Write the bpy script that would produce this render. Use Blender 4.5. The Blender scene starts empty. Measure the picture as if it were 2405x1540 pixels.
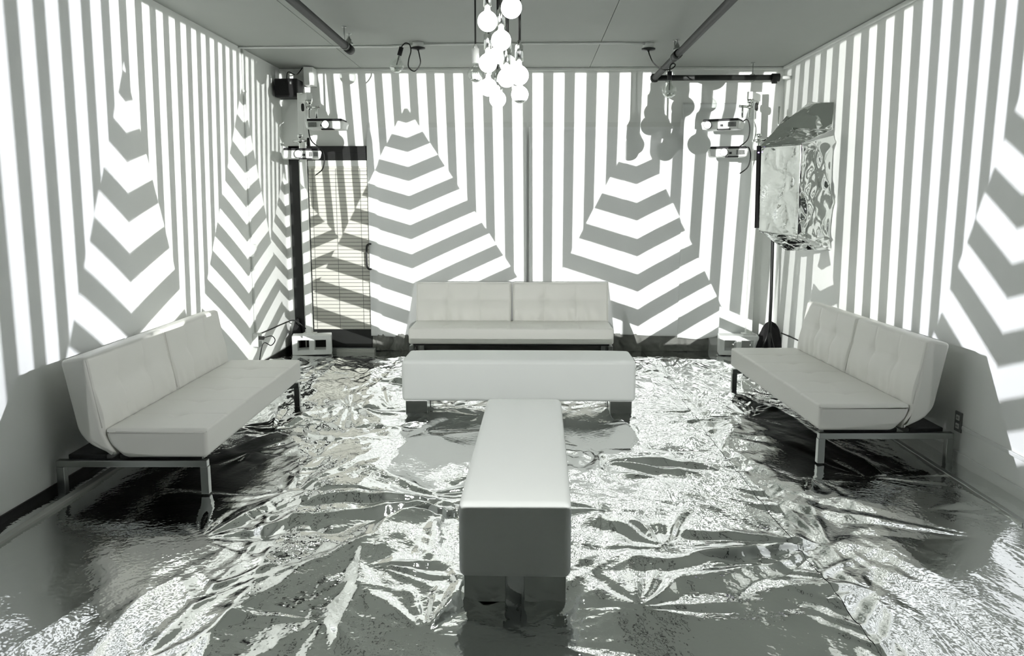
import bpy, bmesh, math, random
import numpy as np
from mathutils import Vector, Matrix

# ------------------------------------------------------------------ camera
W, H = 2405, 1540
F, YAW, PITCH, ROLL, CZ = 1930.4, -.0210, .1498, -.0006, 1.6404
XL, XR, YB, ZC, YR = -2.727, 2.748, 9.228, 3.098, -2.2     # left, right, back wall, ceiling, rear wall
SC = bpy.context.scene
C = SC.collection
_f = Vector((math.sin(YAW)*math.cos(PITCH), math.cos(YAW)*math.cos(PITCH), -math.sin(PITCH)))
_r0 = Vector((math.cos(YAW), -math.sin(YAW), 0)); _u0 = _r0.cross(_f)
_r = math.cos(ROLL)*_r0 + math.sin(ROLL)*_u0; _u = -math.sin(ROLL)*_r0 + math.cos(ROLL)*_u0
cam = bpy.data.cameras.new('camera'); camo = bpy.data.objects.new('camera', cam); C.objects.link(camo)
cam.sensor_fit = 'HORIZONTAL'; cam.sensor_width = 36; cam.lens = 36*F/W; cam.clip_start = .05
camo.matrix_world = Matrix(((_r.x, _u.x, -_f.x, 0), (_r.y, _u.y, -_f.y, 0), (_r.z, _u.z, -_f.z, CZ), (0, 0, 0, 1)))
SC.camera = camo

def at(px, py, ax, v):
    """point where the ray of a pixel meets the plane ax = v"""
    d = _f + _r*((px-W/2)/F) - _u*((py-H/2)/F)
    i = 'xyz'.index(ax); o = Vector((0, 0, CZ))
    return o + d*((v-o[i])/d[i])

# ------------------------------------------------------------------ world, exposure
wd = bpy.data.worlds.new('world'); SC.world = wd; wd.use_nodes = True
wd.node_tree.nodes['Background'].inputs[0].default_value = (.5, .55, .5, 1)
wd.node_tree.nodes['Background'].inputs[1].default_value = .02
vs = SC.view_settings
vs.view_transform = 'Standard'; vs.look = 'None'; vs.gamma = 1; vs.use_curve_mapping = False
vs.exposure = 0.20
SC.cycles.max_bounces = 7; SC.cycles.diffuse_bounces = 5; SC.cycles.glossy_bounces = 4; SC.cycles.use_light_tree = False
SC.cycles.transmission_bounces = 8; SC.cycles.transparent_max_bounces = 8

# ------------------------------------------------------------------ projector beams (spot lamps with a slide)
class N:
    """a number in a node tree"""
    def __init__(s, t, v): s.t, s.v = t, v
    def op(s, o, *a):
        n = s.t.nodes.new('ShaderNodeMath'); n.operation = o
        for i, x in enumerate((s,)+a):              # sockets or plain numbers
            x = x.v if isinstance(x, N) else x
            if isinstance(x, (int, float)): n.inputs[i].default_value = x
            else: s.t.links.new(x, n.inputs[i])
        return N(s.t, n.outputs[0])
    def __add__(s, b): return s.op('ADD', b)
    __radd__ = __add__
    def __sub__(s, b): return s.op('SUBTRACT', b)
    def __rsub__(s, b): return s.op('MULTIPLY_ADD', -1.0, b)
    def __mul__(s, b): return s.op('MULTIPLY', b)
    __rmul__ = __mul__
    def __truediv__(s, b): return s.op('DIVIDE', b)
    def lin(s, a, b, clamp=False):                    # a * s + b in one node
        n = s.op('MULTIPLY_ADD', a, b); n.v.node.use_clamp = clamp; return n
    def step(s, w): return s.lin(1/w, .5, True)       # soft step through zero
    def min(s, b): return s.op('MINIMUM', b)
    def abs(s): return s.op('ABSOLUTE')

def band(phi, centre, duty, w):
    return (phi - centre).op('PINGPONG', .5).lin(-1/w, duty/2/w + .5, True)

STRIPE = {'B': ((0.78227, 4.82848, -0.29953, 0.02879, 0.02871, -0.12917, 0.01968), .51),
          'L': ((-23.3298, 3.77634, -0.15514, 0.02695, -0.06604, 0.08665, -0.01749), .52),
          'R': ((60.87422, -17.28702, 1.73783, -0.06764, -3.43878, 1.07378, -0.08207), .48)}
# each tree of chevrons: centre line, left edge, right edge (u = a + b z), phase of the two arms (1, z, d, d z, z z)
TREES = {'B': [((XL, 0), (-9, 0), (-1.0236, -.8868), (6.8254, -4.2165, 1.7759, -.0232, 0), (6.8254, -4.2165, 1.7759, -.0232, 0)),
               ((-1.2969, -.0218), (-2.7992, .5328), (.4101, -.6526), (7.265, -2.951, 1.0986, -.108, -.0527), (7.265, -2.951, 1.5649, -.1421, -.0527)),
               ((1.2531, -.0319), (-.0989, .5112), (2.4388, -.5096), (4.1665, -2.546, .9829, -.1414, .01), (4.1665, -2.546, 1.6846, -.2856, .01))],
         'L': [((YB, 0), (7.6309, .7983), (19, 0), (6.8254, -4.2165, 1.9, -.0232, 0), (6.8254, -4.2165, 1.9, -.0232, 0)),
               ((7.8704, .0458), (6.2516, .6331), (9.2318, -.4570), (6.275, -2.877, 1.9831, -.3158, -.0593), (6.275, -2.877, 1.4818, -.2484, -.0593)),
               ((5.4535, .0875), (4.3190, .5243), (6.7503, -.4191), (5.206, -2.4275, 1.8442, -.2812, -.0131), (5.206, -2.4275, 1.1191, -.2505, -.0131))],
         'R': [((7.79, 0), (6.90, .60), (8.43, -.51), (2.115, -2.56, .72, 0, 0), (2.115, -2.56, .72, 0, 0)),
               ((4.8333, -.0727), (3.45, .5), (5.9761, -.5228), (4.118, -2.28, 1.0969, -.3787, -.09), (4.118, -2.28, 1.6003, -.1119, -.09))]}

LEAK = .05
def slide(wall, u, z, w, which):
    c, duty = STRIPE[wall]
    k2 = u.lin(c[3], c[2]) + z*c[6]
    k1 = k2.op('MULTIPLY_ADD', u, z.lin(c[5], c[1]))
    phi = k1.op('MULTIPLY_ADD', u, z.lin(c[4], c[0]))
    p = band(phi, duty/2, duty, w*1.3)
    for i in which:
        cen, le, ri, la, ra = TREES[wall][i]
        du = u - (z.lin(cen[1], cen[0]) if cen[1] else cen[0])
        arm = z.lin(la[3], la[2])
        if la != ra: arm = du.op('GREATER_THAN', 0.0).op('MULTIPLY_ADD', z.lin(ra[3]-la[3], ra[2]-la[2]), arm)
        base = z.lin(la[4], la[1]).op('MULTIPLY_ADD', z, la[0]) if la[4] else z.lin(la[1], la[0])
        ch = band(du.abs().op('MULTIPLY_ADD', arm, base), .75, .5, w)
        ins = (u - z.lin(le[1], le[0])).min(z.lin(ri[1], ri[0]) - u).step(w*.4)
        p = (ch - p).op('MULTIPLY_ADD', ins, p)
    return p.lin(1-LEAK, LEAK)                        # a projector's black is never quite black

def beam(name, pos, aim, half_angle, power, color, soft, side=None, back=None, bench=0.):
    """spot lamp standing at a projector; its slide is laid out on the walls it falls on.
    side: (wall, gain, window, seat, grey of the seat, trees); back: the same without the wall"""
    l = bpy.data.lights.new(name, 'SPOT'); o = bpy.data.objects.new(name, l); C.objects.link(o)
    o.location = pos; o.rotation_euler = (Vector(aim)-Vector(pos)).to_track_quat('-Z', 'Y').to_euler()
    l.spot_size = 2*math.radians(half_angle); l.spot_blend = .02; l.shadow_soft_size = .004; l.energy = power
    l.color = color; l.use_nodes = True
    t = l.node_tree; em = t.nodes['Emission']
    g = t.nodes.new('ShaderNodeNewGeometry'); s = t.nodes.new('ShaderNodeSeparateXYZ'); t.links.new(g.outputs['Incoming'], s.inputs[0])
    dx, dy, dz = (N(t, s.outputs[i]) for i in range(3))
    fit = lambda z: (z - (ZC/2)).abs().lin(-50, 50*(ZC/2-.047), True)
    out = ok_s = None
    if side:
        wall, gain, window, seat_, grey, which = side
        xs = XL if wall == 'L' else XR
        ts = N(t, xs-pos[0])/dx
        ys = dy.lin(ts, pos[1]); zs = dz.lin(ts, pos[2])
        ok_s = dx.op('GREATER_THAN' if wall == 'R' else 'LESS_THAN', 0.0)*ys.op('LESS_THAN', YB)
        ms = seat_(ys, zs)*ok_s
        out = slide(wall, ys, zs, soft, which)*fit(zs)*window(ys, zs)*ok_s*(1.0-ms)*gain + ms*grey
    if back:
        gain, window, seat_, grey, which = back
        tb = N(t, YB-pos[1])/dy
        xb = dx.lin(tb, pos[0]); zb = dz.lin(tb, pos[2])
        pb = slide('B', xb, zb, soft, which)
        if side and side[0] == 'R':      # foot of the next tree, folded round the corner
            psi = xb.lin(-.43*4.13, (.452+.43*2.254)*4.13-.5) - zb*4.13
            ins = (xb - 2.17).min(xb.lin(-.43, .476+.43*2.199) - zb).step(.012)
            pb = pb + (band(psi, .75, .5, .05) - pb)*ins
        ok_b = dy.op('GREATER_THAN', 0.0)
        if side: ok_b = ok_b*(1.0-ok_s)
        pb = pb*ok_b*fit(zb)*window(xb, zb)*gain
        if seat_:
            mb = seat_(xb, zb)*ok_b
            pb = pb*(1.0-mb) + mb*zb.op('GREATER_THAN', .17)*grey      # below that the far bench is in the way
        out = pb if out is None else out + pb
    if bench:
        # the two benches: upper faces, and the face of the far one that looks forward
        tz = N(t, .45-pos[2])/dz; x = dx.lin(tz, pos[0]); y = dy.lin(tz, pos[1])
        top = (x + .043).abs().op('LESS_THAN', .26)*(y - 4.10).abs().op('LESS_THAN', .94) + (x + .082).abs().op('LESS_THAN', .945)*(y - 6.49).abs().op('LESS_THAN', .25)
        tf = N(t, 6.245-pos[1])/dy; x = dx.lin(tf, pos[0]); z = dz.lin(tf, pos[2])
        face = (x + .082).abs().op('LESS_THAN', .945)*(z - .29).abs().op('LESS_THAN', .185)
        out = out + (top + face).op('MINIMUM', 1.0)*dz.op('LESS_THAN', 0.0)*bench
    t.links.new(out.v, em.inputs['Strength'])
    return o

def ramp(edge, width, sign): return lambda u, z: u.lin(sign/width, .5-edge*sign/width, True)
# the slide shows every seat that stands in its way as a plain dim grey shape
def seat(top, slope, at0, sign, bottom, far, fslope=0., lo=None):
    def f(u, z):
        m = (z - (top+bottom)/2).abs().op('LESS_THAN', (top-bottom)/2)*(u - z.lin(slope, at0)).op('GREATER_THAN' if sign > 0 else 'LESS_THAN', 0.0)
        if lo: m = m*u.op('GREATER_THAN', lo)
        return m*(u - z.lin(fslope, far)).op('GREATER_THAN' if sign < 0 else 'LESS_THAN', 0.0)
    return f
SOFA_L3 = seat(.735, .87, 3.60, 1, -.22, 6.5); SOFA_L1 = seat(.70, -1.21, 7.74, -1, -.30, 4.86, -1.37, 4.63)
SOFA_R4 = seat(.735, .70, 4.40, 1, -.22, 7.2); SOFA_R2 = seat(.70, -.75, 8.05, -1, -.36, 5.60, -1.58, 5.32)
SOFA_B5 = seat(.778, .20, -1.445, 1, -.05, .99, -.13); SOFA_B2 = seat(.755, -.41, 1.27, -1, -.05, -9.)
P_FR, P_FL, P_BR, P_BL, P_C = (2.40, .9, 2.35), (-1.9, .9, 2.48), (2.0, 8.32, 2.165), (-2.28, 8.30, 2.165), (.05, -.6, 1.28)
FRAME = 2.55                    # near edge of the picture on the side walls
near = lambda e, w: (lambda u, z: ramp(e, w, -1)(u, z)*u.op('GREATER_THAN', FRAME))
def between(a, b, w): return lambda u, z: (u - (a+b)/2).abs().lin(-1/w, (b-a)/2/w + .5, True)
WHITE, COOL = (1, 1, .985), (.92, .925, 1)
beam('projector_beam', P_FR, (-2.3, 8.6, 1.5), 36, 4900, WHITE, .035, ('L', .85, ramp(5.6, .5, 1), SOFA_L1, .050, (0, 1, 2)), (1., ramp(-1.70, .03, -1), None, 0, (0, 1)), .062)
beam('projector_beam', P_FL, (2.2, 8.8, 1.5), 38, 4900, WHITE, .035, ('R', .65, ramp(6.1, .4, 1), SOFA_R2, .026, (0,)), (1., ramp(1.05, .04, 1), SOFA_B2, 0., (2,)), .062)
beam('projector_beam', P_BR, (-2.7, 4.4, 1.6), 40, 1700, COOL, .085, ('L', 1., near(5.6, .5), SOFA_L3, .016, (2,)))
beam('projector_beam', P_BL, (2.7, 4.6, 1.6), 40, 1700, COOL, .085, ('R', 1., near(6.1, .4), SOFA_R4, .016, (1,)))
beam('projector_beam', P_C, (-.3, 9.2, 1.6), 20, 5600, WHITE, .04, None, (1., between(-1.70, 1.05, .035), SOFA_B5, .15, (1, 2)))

# ------------------------------------------------------------------ materials
MATS = {}
def mat(name, col, rough=.6, metal=0., bump=0., bscale=40., var=0., emit=0., trans=0., ior=1.45, coat=0., detail=2, stretch=None, sss=0.):
    m = bpy.data.materials.new(name); m.use_nodes = True; MATS[name] = m
    t = m.node_tree; b = t.nodes['Principled BSDF']
    b.inputs['Base Color'].default_value = (*col, 1); b.inputs['Roughness'].default_value = rough; b.inputs['Metallic'].default_value = metal
    b.inputs['IOR'].default_value = ior
    if trans: b.inputs['Transmission Weight'].default_value = trans
    if coat: b.inputs['Coat Weight'].default_value = coat; b.inputs['Coat Roughness'].default_value = .1
    if emit: b.inputs['Emission Color'].default_value = (*col, 1); b.inputs['Emission Strength'].default_value = emit
    if bump or var:
        tc = t.nodes.new('ShaderNodeTexCoord'); nz = t.nodes.new('ShaderNodeTexNoise')
        src = tc.outputs['Object']
        if stretch:
            mp = t.nodes.new('ShaderNodeMapping'); mp.inputs['Scale'].default_value = stretch
            t.links.new(src, mp.inputs[0]); src = mp.outputs[0]
        t.links.new(src, nz.inputs['Vector'])
        nz.inputs['Scale'].default_value = bscale; nz.inputs['Detail'].default_value = detail
        if bump:
            bp = t.nodes.new('ShaderNodeBump'); bp.inputs['Strength'].default_value = bump; bp.inputs['Distance'].default_value = .01
            t.links.new(nz.outputs[0], bp.inputs['Height']); t.links.new(bp.outputs[0], b.inputs['Normal'])
        if var:
            n2 = t.nodes.new('ShaderNodeTexNoise'); n2.inputs['Scale'].default_value = bscale*.12; t.links.new(src, n2.inputs['Vector'])
            mx = t.nodes.new('ShaderNodeMix'); mx.data_type = 'RGBA'
            mx.inputs['A'].default_value = (*[c*(1-var) for c in col], 1); mx.inputs['B'].default_value = (*[min(1, c*(1+var)) for c in col], 1)
            t.links.new(n2.outputs[0], mx.inputs['Factor']); t.links.new(mx.outputs['Result'], b.inputs['Base Color'])
    return m
M = MATS
mat('wall_paint', (.85, .87, .84), .65, var=.02)
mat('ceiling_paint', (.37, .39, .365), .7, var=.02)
mat('rear_paint', (.62, .64, .61), .8, var=.1)
mat('concrete', (.08, .085, .08), .6, var=.2)
mat('trim_paint', (.78, .80, .77), .5)
mat('curtain_cloth', (.85, .87, .86), .85, var=.02)
mat('film', (.80, .825, .81), .22)
mat('vinyl', (.80, .80, .75), .42)
mat('vinyl_bench', (.80, .83, .80), .5)
mat('chrome', (.78, .80, .77), .16, 1)
mat('leg_steel', (.33, .345, .33), .28, 1)
mat('steel', (.42, .44, .42), .3, 1)
mat('mirror_steel', (.60, .62, .60), .22, 1)
mat('black_metal', (.012, .013, .012), .4)
mat('black_plastic', (.010, .010, .011), .55)
mat('black_rubber', (.012, .013, .011), .6)
mat('black_cloth', (.012, .012, .012), .9, bump=.2, bscale=60)
mat('dark_cloth', (.16, .165, .15), .85, bump=.25, bscale=40, var=.25)
mat('pipe_paint', (.016, .018, .016), .6, var=.2)
mat('white_plastic', (.80, .82, .79), .35)
mat('grey_plastic', (.20, .21, .20), .45)
mat('blind_slat', (.60, .60, .54), .5)
mat('block_paint', (.80, .82, .80), .7, bump=.25, bscale=50)
mat('wood_strip', (.42, .43, .40), .6, var=.1, stretch=(8, 1, 8))
mat('lens_glow', (1, 1, 1), .3, emit=14)
mat('led', (.55, .35, 1), .3, emit=6)
mat('bulb_glow', (1, 1, .98), .25, emit=5)
mat('silver_cap', (.75, .77, .75), .1, 1)
mat('dark_glass', (.03, .033, .03), .05, coat=.5)
for n_ in ('lens_glow', 'bulb_glow', 'led'): M[n_].cycles.emission_sampling = 'NONE'
def glass(name, rough=.02):
    m = bpy.data.materials.new(name); m.use_nodes = True; M[name] = m; t = m.node_tree
    b = t.nodes['Principled BSDF']; o = t.nodes['Material Output']
    tr = t.nodes.new('ShaderNodeBsdfTransparent'); tr.inputs[0].default_value = (.93, .95, .93, 1)
    gl = t.nodes.new('ShaderNodeBsdfGlossy'); gl.inputs['Roughness'].default_value = rough
    lw = t.nodes.new('ShaderNodeLayerWeight'); lw.inputs[0].default_value = .35
    fr = t.nodes.new('ShaderNodeMath'); fr.operation = 'MULTIPLY_ADD'; fr.inputs[1].default_value = .45; fr.inputs[2].default_value = .06
    t.links.new(lw.outputs['Facing'], fr.inputs[0])
    mx = t.nodes.new('ShaderNodeMixShader')
    t.links.new(fr.outputs[0], mx.inputs[0]); t.links.new(tr.outputs[0], mx.inputs[1]); t.links.new(gl.outputs[0], mx.inputs[2])
    t.links.new(mx.outputs[0], o.inputs['Surface']); t.nodes.remove(b)
glass('clear_glass')
def foil(name, rough, bump, scale, col=(.90, .915, .90)):
    mat(name, col, rough, 1, bump=bump, bscale=scale, detail=1)
foil('floor_foil', .05, .13, 42, (.82, .835, .82))
foil('wrap_foil', .07, .12, 40, (.66, .68, .66))

# ------------------------------------------------------------------ mesh helpers
def tag(o, label=None, cat=None, group=None, kind=None):
    if label: o['label'] = label
    if cat: o['category'] = cat
    if group: o['group'] = group
    if kind: o['kind'] = kind
    return o
def link(name, me, m, parent=None, smooth=False):
    o = bpy.data.objects.new(name, me); C.objects.link(o)
    if m and not me.materials: me.materials.append(M[m])
    if parent: o.parent = parent
    if smooth:
        for p in me.polygons: p.use_smooth = True
    return o
def empty(name, loc=(0, 0, 0), rz=0.):
    o = bpy.data.objects.new(name, None); C.objects.link(o); o.location = loc; o.rotation_euler = (0, 0, rz); o.empty_display_size = .1
    return o
def copy_tree(o, parent=None):
    c = o.copy(); C.objects.link(c)
    if parent: c.parent = parent
    for ch in o.children: copy_tree(ch, c)
    return c
def bm_mesh(bm, name='m'):
    me = bpy.data.meshes.new(name); bm.normal_update(); bm.to_mesh(me); bm.free(); return me
def box_bm(bm, x0, x1, y0, y1, z0, z1, bev=0., seg=2, mtx=None):
    r = bmesh.ops.create_cube(bm, size=1)
    vv = r['verts']
    for v in vv: v.co = Vector(((x0+x1)/2+v.co.x*(x1-x0), (y0+y1)/2+v.co.y*(y1-y0), (z0+z1)/2+v.co.z*(z1-z0)))
    if bev:
        ed = list({e for v in vv for e in v.link_edges})
        q = bmesh.ops.bevel(bm, geom=ed, offset=bev, segments=seg, profile=.5, affect='EDGES')
        vv = list({v for f in q['faces'] for v in f.verts} | {v for v in vv if v.is_valid})
    if mtx is not None:
        for v in vv: v.co = mtx @ v.co
    return bm
def box(name, x0, x1, y0, y1, z0, z1, m, parent=None, bev=0., seg=2, mtx=None):
    bm = box_bm(bmesh.new(), x0, x1, y0, y1, z0, z1, bev, seg, mtx)
    return link(name, bm_mesh(bm), m, parent)
def tube_data(pts, r, n=10, closed=False):
    pts = [Vector(p) for p in pts]; V = []; Fc = []
    k = len(pts); prev = None
    for i, p in enumerate(pts):
        a = pts[i-1] if i else (pts[-1] if closed else p); b = pts[(i+1) % k] if (i < k-1 or closed) else p
        d = (b-a).normalized()
        if prev is None:
            up = Vector((0, 0, 1)) if abs(d.z) < .9 else Vector((1, 0, 0)); s = d.cross(up).normalized()
        else:
            s = (prev - d*prev.dot(d)); s = s.normalized() if s.length > 1e-6 else d.orthogonal().normalized()
        prev = s; q = d.cross(s); rr = r[i] if isinstance(r, (list, tuple)) else r
        for j in range(n):
            an = 2*math.pi*j/n; V.append(p + (s*math.cos(an) + q*math.sin(an))*rr)
    m = k if closed else k-1
    for i in range(m):
        for j in range(n):
            Fc.append((i*n+j, i*n+(j+1) % n, ((i+1) % k)*n+(j+1) % n, ((i+1) % k)*n+j))
    if not closed: Fc += [tuple(range(n-1, -1, -1)), tuple(range((k-1)*n, k*n))]
    return V, Fc
def join_data(parts):
    V = []; Fc = []
    for v, f in parts:
        o = len(V); V += [tuple(q) for q in v]; Fc += [tuple(i+o for i in ff) for ff in f]
    return V, Fc
def data_mesh(V, Fc, name='m'):
    me = bpy.data.meshes.new(name); me.from_pydata([tuple(v) for v in V], [], Fc); me.update()
    bm = bmesh.new(); bm.from_mesh(me); bmesh.ops.recalc_face_normals(bm, faces=bm.faces); bm.to_mesh(me); bm.free()
    return me
def tube(name, pts, r, m, parent=None, n=10, closed=False):
    o = link(name, data_mesh(*tube_data(pts, r, n, closed)), m, parent)
    for p in o.data.polygons: p.use_smooth = len(p.vertices) == 4
    return o
def lathe_data(prof, n=24, mtx=None):
    V = []; Fc = []
    for r, z in prof:
        for j in range(n):
            a = 2*math.pi*j/n; V.append(Vector((r*math.cos(a), r*math.sin(a), z)))
    for i in range(len(prof)-1):
        for j in range(n): Fc.append((i*n+j, i*n+(j+1) % n, (i+1)*n+(j+1) % n, (i+1)*n+j))
    if prof[0][0] > 1e-5: Fc.append(tuple(range(n-1, -1, -1)))
    if prof[-1][0] > 1e-5: Fc.append(tuple(range((len(prof)-1)*n, len(prof)*n)))
    if mtx is not None: V = [mtx @ v for v in V]
    return V, Fc
def lathe(name, prof, m, parent=None, n=24, mtx=None):
    o = link(name, data_mesh(*lathe_data(prof, n, mtx)), m, parent)
    for p in o.data.polygons: p.use_smooth = len(p.vertices) == 4
    return o
def spline(pts, n=8):
    pts = [Vector(p) for p in pts]; out = []
    for i in range(len(pts)-1):
        p0 = pts[max(i-1, 0)]; p1, p2 = pts[i], pts[i+1]; p3 = pts[min(i+2, len(pts)-1)]
        for j in range(n):
            t = j/n
            out.append(.5*((2*p1) + (p2-p0)*t + (2*p0-5*p1+4*p2-p3)*t*t + (3*p1-p0-3*p2+p3)*t**3))
    return out + [pts[-1]]
def grid_mesh(P, smooth=True):
    """P: array (nv, nu, 3)"""
    nv, nu = P.shape[:2]; me = bpy.data.meshes.new('sheet')
    i = np.arange(nv*nu).reshape(nv, nu)
    q = np.stack([i[:-1, :-1], i[:-1, 1:], i[1:, 1:], i[1:, :-1]], -1).reshape(-1, 4)
    me.vertices.add(nv*nu); me.vertices.foreach_set('co', P.reshape(-1).astype(np.float32))
    me.loops.add(q.size); me.loops.foreach_set('vertex_index', q.reshape(-1).astype(np.int32))
    me.polygons.add(len(q)); me.polygons.foreach_set('loop_start', np.arange(0, q.size, 4, dtype=np.int32))
    me.polygons.foreach_set('loop_total', np.full(len(q), 4, np.int32))
    me.polygons.foreach_set('use_smooth', np.full(len(q), smooth))
    me.update(calc_edges=True); me.validate()
    return me
_lat = {}
def vnoise(x, y, seed):
    g = _lat.setdefault(seed, np.random.RandomState(seed).rand(256, 256))
    xi = np.floor(x).astype(int); yi = np.floor(y).astype(int); fx = x-xi; fy = y-yi
    fx = fx*fx*(3-2*fx); fy = fy*fy*(3-2*fy)
    a = g[xi % 256, yi % 256]; b = g[(xi+1) % 256, yi % 256]; c = g[xi % 256, (yi+1) % 256]; d = g[(xi+1) % 256, (yi+1) % 256]
    return (a*(1-fx)+b*fx)*(1-fy) + (c*(1-fx)+d*fx)*fy
def ridge(x, y, seed): return 1-np.abs(2*vnoise(x, y, seed)-1)

# ------------------------------------------------------------------ the room
box('floor', XL-.1, XR+.1, YR-.1, YB+.2, -.12, -.035, 'concrete')['kind'] = 'structure'
YF = 2.4                         # nearer, unseen walls and ceiling get a tone chosen for the bounce light
box('wall_left', XL-.12, XL, YF, YB+.12, -.035, ZC, 'wall_paint')['kind'] = 'structure'
box('wall_right', XR, XR+.12, YF, YB+.12, -.035, ZC, 'wall_paint')['kind'] = 'structure'
box('wall_front_left', XL-.12, XL, YR-.1, YF, -.035, ZC, 'rear_paint')['kind'] = 'structure'
box('wall_front_right', XR, XR+.12, YR-.1, YF, -.035, ZC, 'rear_paint')['kind'] = 'structure'
box('wall_back', XL, XR, YB, YB+.12, -.035, ZC, 'wall_paint')['kind'] = 'structure'
box('wall_rear', XL, XR, YR-.1, YR, -.035, ZC, 'rear_paint')['kind'] = 'structure'
ce = empty('ceiling', (0, 0, ZC)); ce['kind'] = 'structure'
xs_ = [XL-.12, -1.83, .648, XR+.12]
for a, b in zip(xs_[:-1], xs_[1:]):                 # plasterboard sheets with a thin open joint
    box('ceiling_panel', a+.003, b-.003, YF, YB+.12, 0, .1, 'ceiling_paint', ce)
    box('ceiling_panel', a+.003, b-.003, YR-.1, YF, 0, .1, 'rear_paint', ce)
box('joint_backing', XL, XR, YR, YB, .012, .09, 'rear_paint', ce)
box('trim_1', XL, XR, YB-.022, YB, ZC-.03, ZC-.001, 'trim_paint', bev=.006)['kind'] = 'structure'
box('trim_2', XR-.03, XR, YR, YB-.03, ZC-.035, ZC-.001, 'trim_paint', bev=.008)['kind'] = 'structure'
box('baseboard_left', XL, XL+.012, YR, YB-.05, -.03, .05, 'black_metal')['kind'] = 'structure'
box('baseboard_right', XR-.012, XR, YR, YB-.05, -.03, .075, 'trim_paint', bev=.004)['kind'] = 'structure'

# ------------------------------------------------------------------ crumpled foil on the floor
def floor_height(X, Y):
    rs = np.random.RandomState(7)
    wx = X + .10*(vnoise(X*2.1, Y*2.1, 11)-.5); wy = Y + .10*(vnoise(X*2.1+9, Y*2.1, 12)-.5)
    amp = np.ones_like(X)
    def calm(x, y, rx, ry, k):
        nonlocal amp
        d = ((X-x)/rx)**2 + ((Y-y)/ry)**2
        amp = amp*(1-(1-k)*np.exp(-d*d))
    calm(-2.05, 4.0, .55, 1.15, .08); calm(-.1, 5.62, .95, .55, .10); calm(-.03, 2.75, .30, .5, .06); calm(2.25, 4.0, .45, 1.0, .15)
    calm(-1.76, 4.45, .28, .32, .05); calm(1.78, 5.08, .28, .32, .05)
    calm(.62, 2.75, .45, .35, .25); calm(-.5, 2.6, .35, .4, .3)
    h = np.zeros_like(X)
    h += .0070*ridge(wx*2.4, wy*.8, 1)**2
    h += .0034*ridge(wx*6+wy*1.5, wy*1.6-wx*.4, 2)**2
    # bundles of straight creases, each bundle with a lie of its own
    wsum = 0; acc = np.zeros_like(X)
    for k, ang in enumerate((1.08, 1.33, 1.52, 1.64, 1.86, 2.12, .45, 2.75)):
        ca, sa = math.cos(ang), math.sin(ang)
        lo, ac_ = X*ca+Y*sa, -X*sa+Y*ca
        m = np.clip(vnoise(X*1.35+17*k, Y*1.35, 60+k)-.38, 0, 1)**1.5 + 1e-4
        bend = .05*vnoise(lo*1.5, ac_*1.5, 70+k)
        c1 = ridge(lo*1.1+k, (ac_+bend)*7.0, 80+k)**1.5*.0080 + ridge(lo*2.0+k, (ac_+bend)*17.0, 90+k)**1.5*.0042 + ridge(lo*4.5+k, (ac_+bend)*34.0, 95+k)*.0013
        if k > 5: m = m*.35
        acc += m*c1; wsum = wsum + m
    h += acc/wsum
    # long soft folds that run from the seats into the room
    h += .014*ridge(wx*2.2+wy*.35, wy*.35, 5)**4 + .012*ridge(wx*2.6-wy*.5, wy*.4, 6)**4
    # feathered pleats along the joints between the sheets
    for xs, ph in ((-1.37, 0), (-.03, 40), (1.31, 80)):
        d = np.abs(X-xs + .03*np.sin(Y*3+ph))
        e = np.exp(-d/.22)
        h += .016*e*(ridge(wy*7.5+ph-d*9.0, d*2.2+ph, 8)-.4) + .005*np.exp(-(d/.03)**2)
    h *= amp*(1 + .7*np.clip((Y-6.0)/2.0, 0, 1))*(1-.85*np.clip((Y-8.4)/.5, 0, 1))
    # pinched stars: straight pleats that run out from one point
    st = [(775, 985), (905, 1205), (1050, 1172), (1000, 1490), (1400, 1080), (1415, 1205), (1505, 1430), (1585, 880), (1640, 969), (1762, 985), (640, 1012),
          (1830, 1330), (2330, 1262), (470, 1262), (870, 1335), (690, 1160), (1690, 1060), (1560, 1290), (2050, 1400), (760, 1450), (880, 900), (1000, 1010), (1950, 1290), (1260, 1500)]
    S = [tuple(at(px, py, 'z', 0))[:2] for px, py in st]
    S += [(rs.uniform(-2.5, 2.5), rs.uniform(4.2, 9.0)) for _ in range(60)]
    for i, (sx, sy) in enumerate(S):
        R = rs.uniform(.22, .60) if i < 24 else rs.uniform(.15, .4)
        k = rs.randint(18, 44); knots = rs.uniform(-1, 1, k); knots = np.sign(knots)*np.abs(knots)**1.6; knots -= knots.mean(); a = rs.uniform(.08, .17); t0 = rs.uniform(0, 2*np.pi)
        m = (np.abs(X-sx) < 3.2*R) & (np.abs(Y-sy) < 3.2*R)
        if not m.any(): continue
        dx = X[m]-sx; dy = Y[m]-sy; r = np.hypot(dx, dy); th = (np.arctan2(dy, dx)/(2*np.pi) + .02*vnoise(X[m]*6, Y[m]*6, 33) + .035*np.sin(3*np.arctan2(dy, dx)+t0) ) % 1*k
        i0 = np.floor(th).astype(int) % k; f = th-np.floor(th)
        g = knots[i0]*(1-f) + knots[(i0+1) % k]*f
        fan = np.clip(.62 + .62*np.cos(np.arctan2(dy, dx)-t0), 0, 1)**1.5
        h[m] += a*r*g*fan*np.exp(-(r/R)**1.6)*(.25+.75*amp[m])*(1-.9*np.clip((Y[m]-8.4)/.5, 0, 1))
    # edges hold to the floor by the walls
    return h
ys_ = np.concatenate([np.arange(YR, 2.3, .05), np.arange(2.3, YB-.004, .0115), [YB-.004]])
edges = [XL+.004, -1.37, -.03, 1.31, XR-.014]
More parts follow.
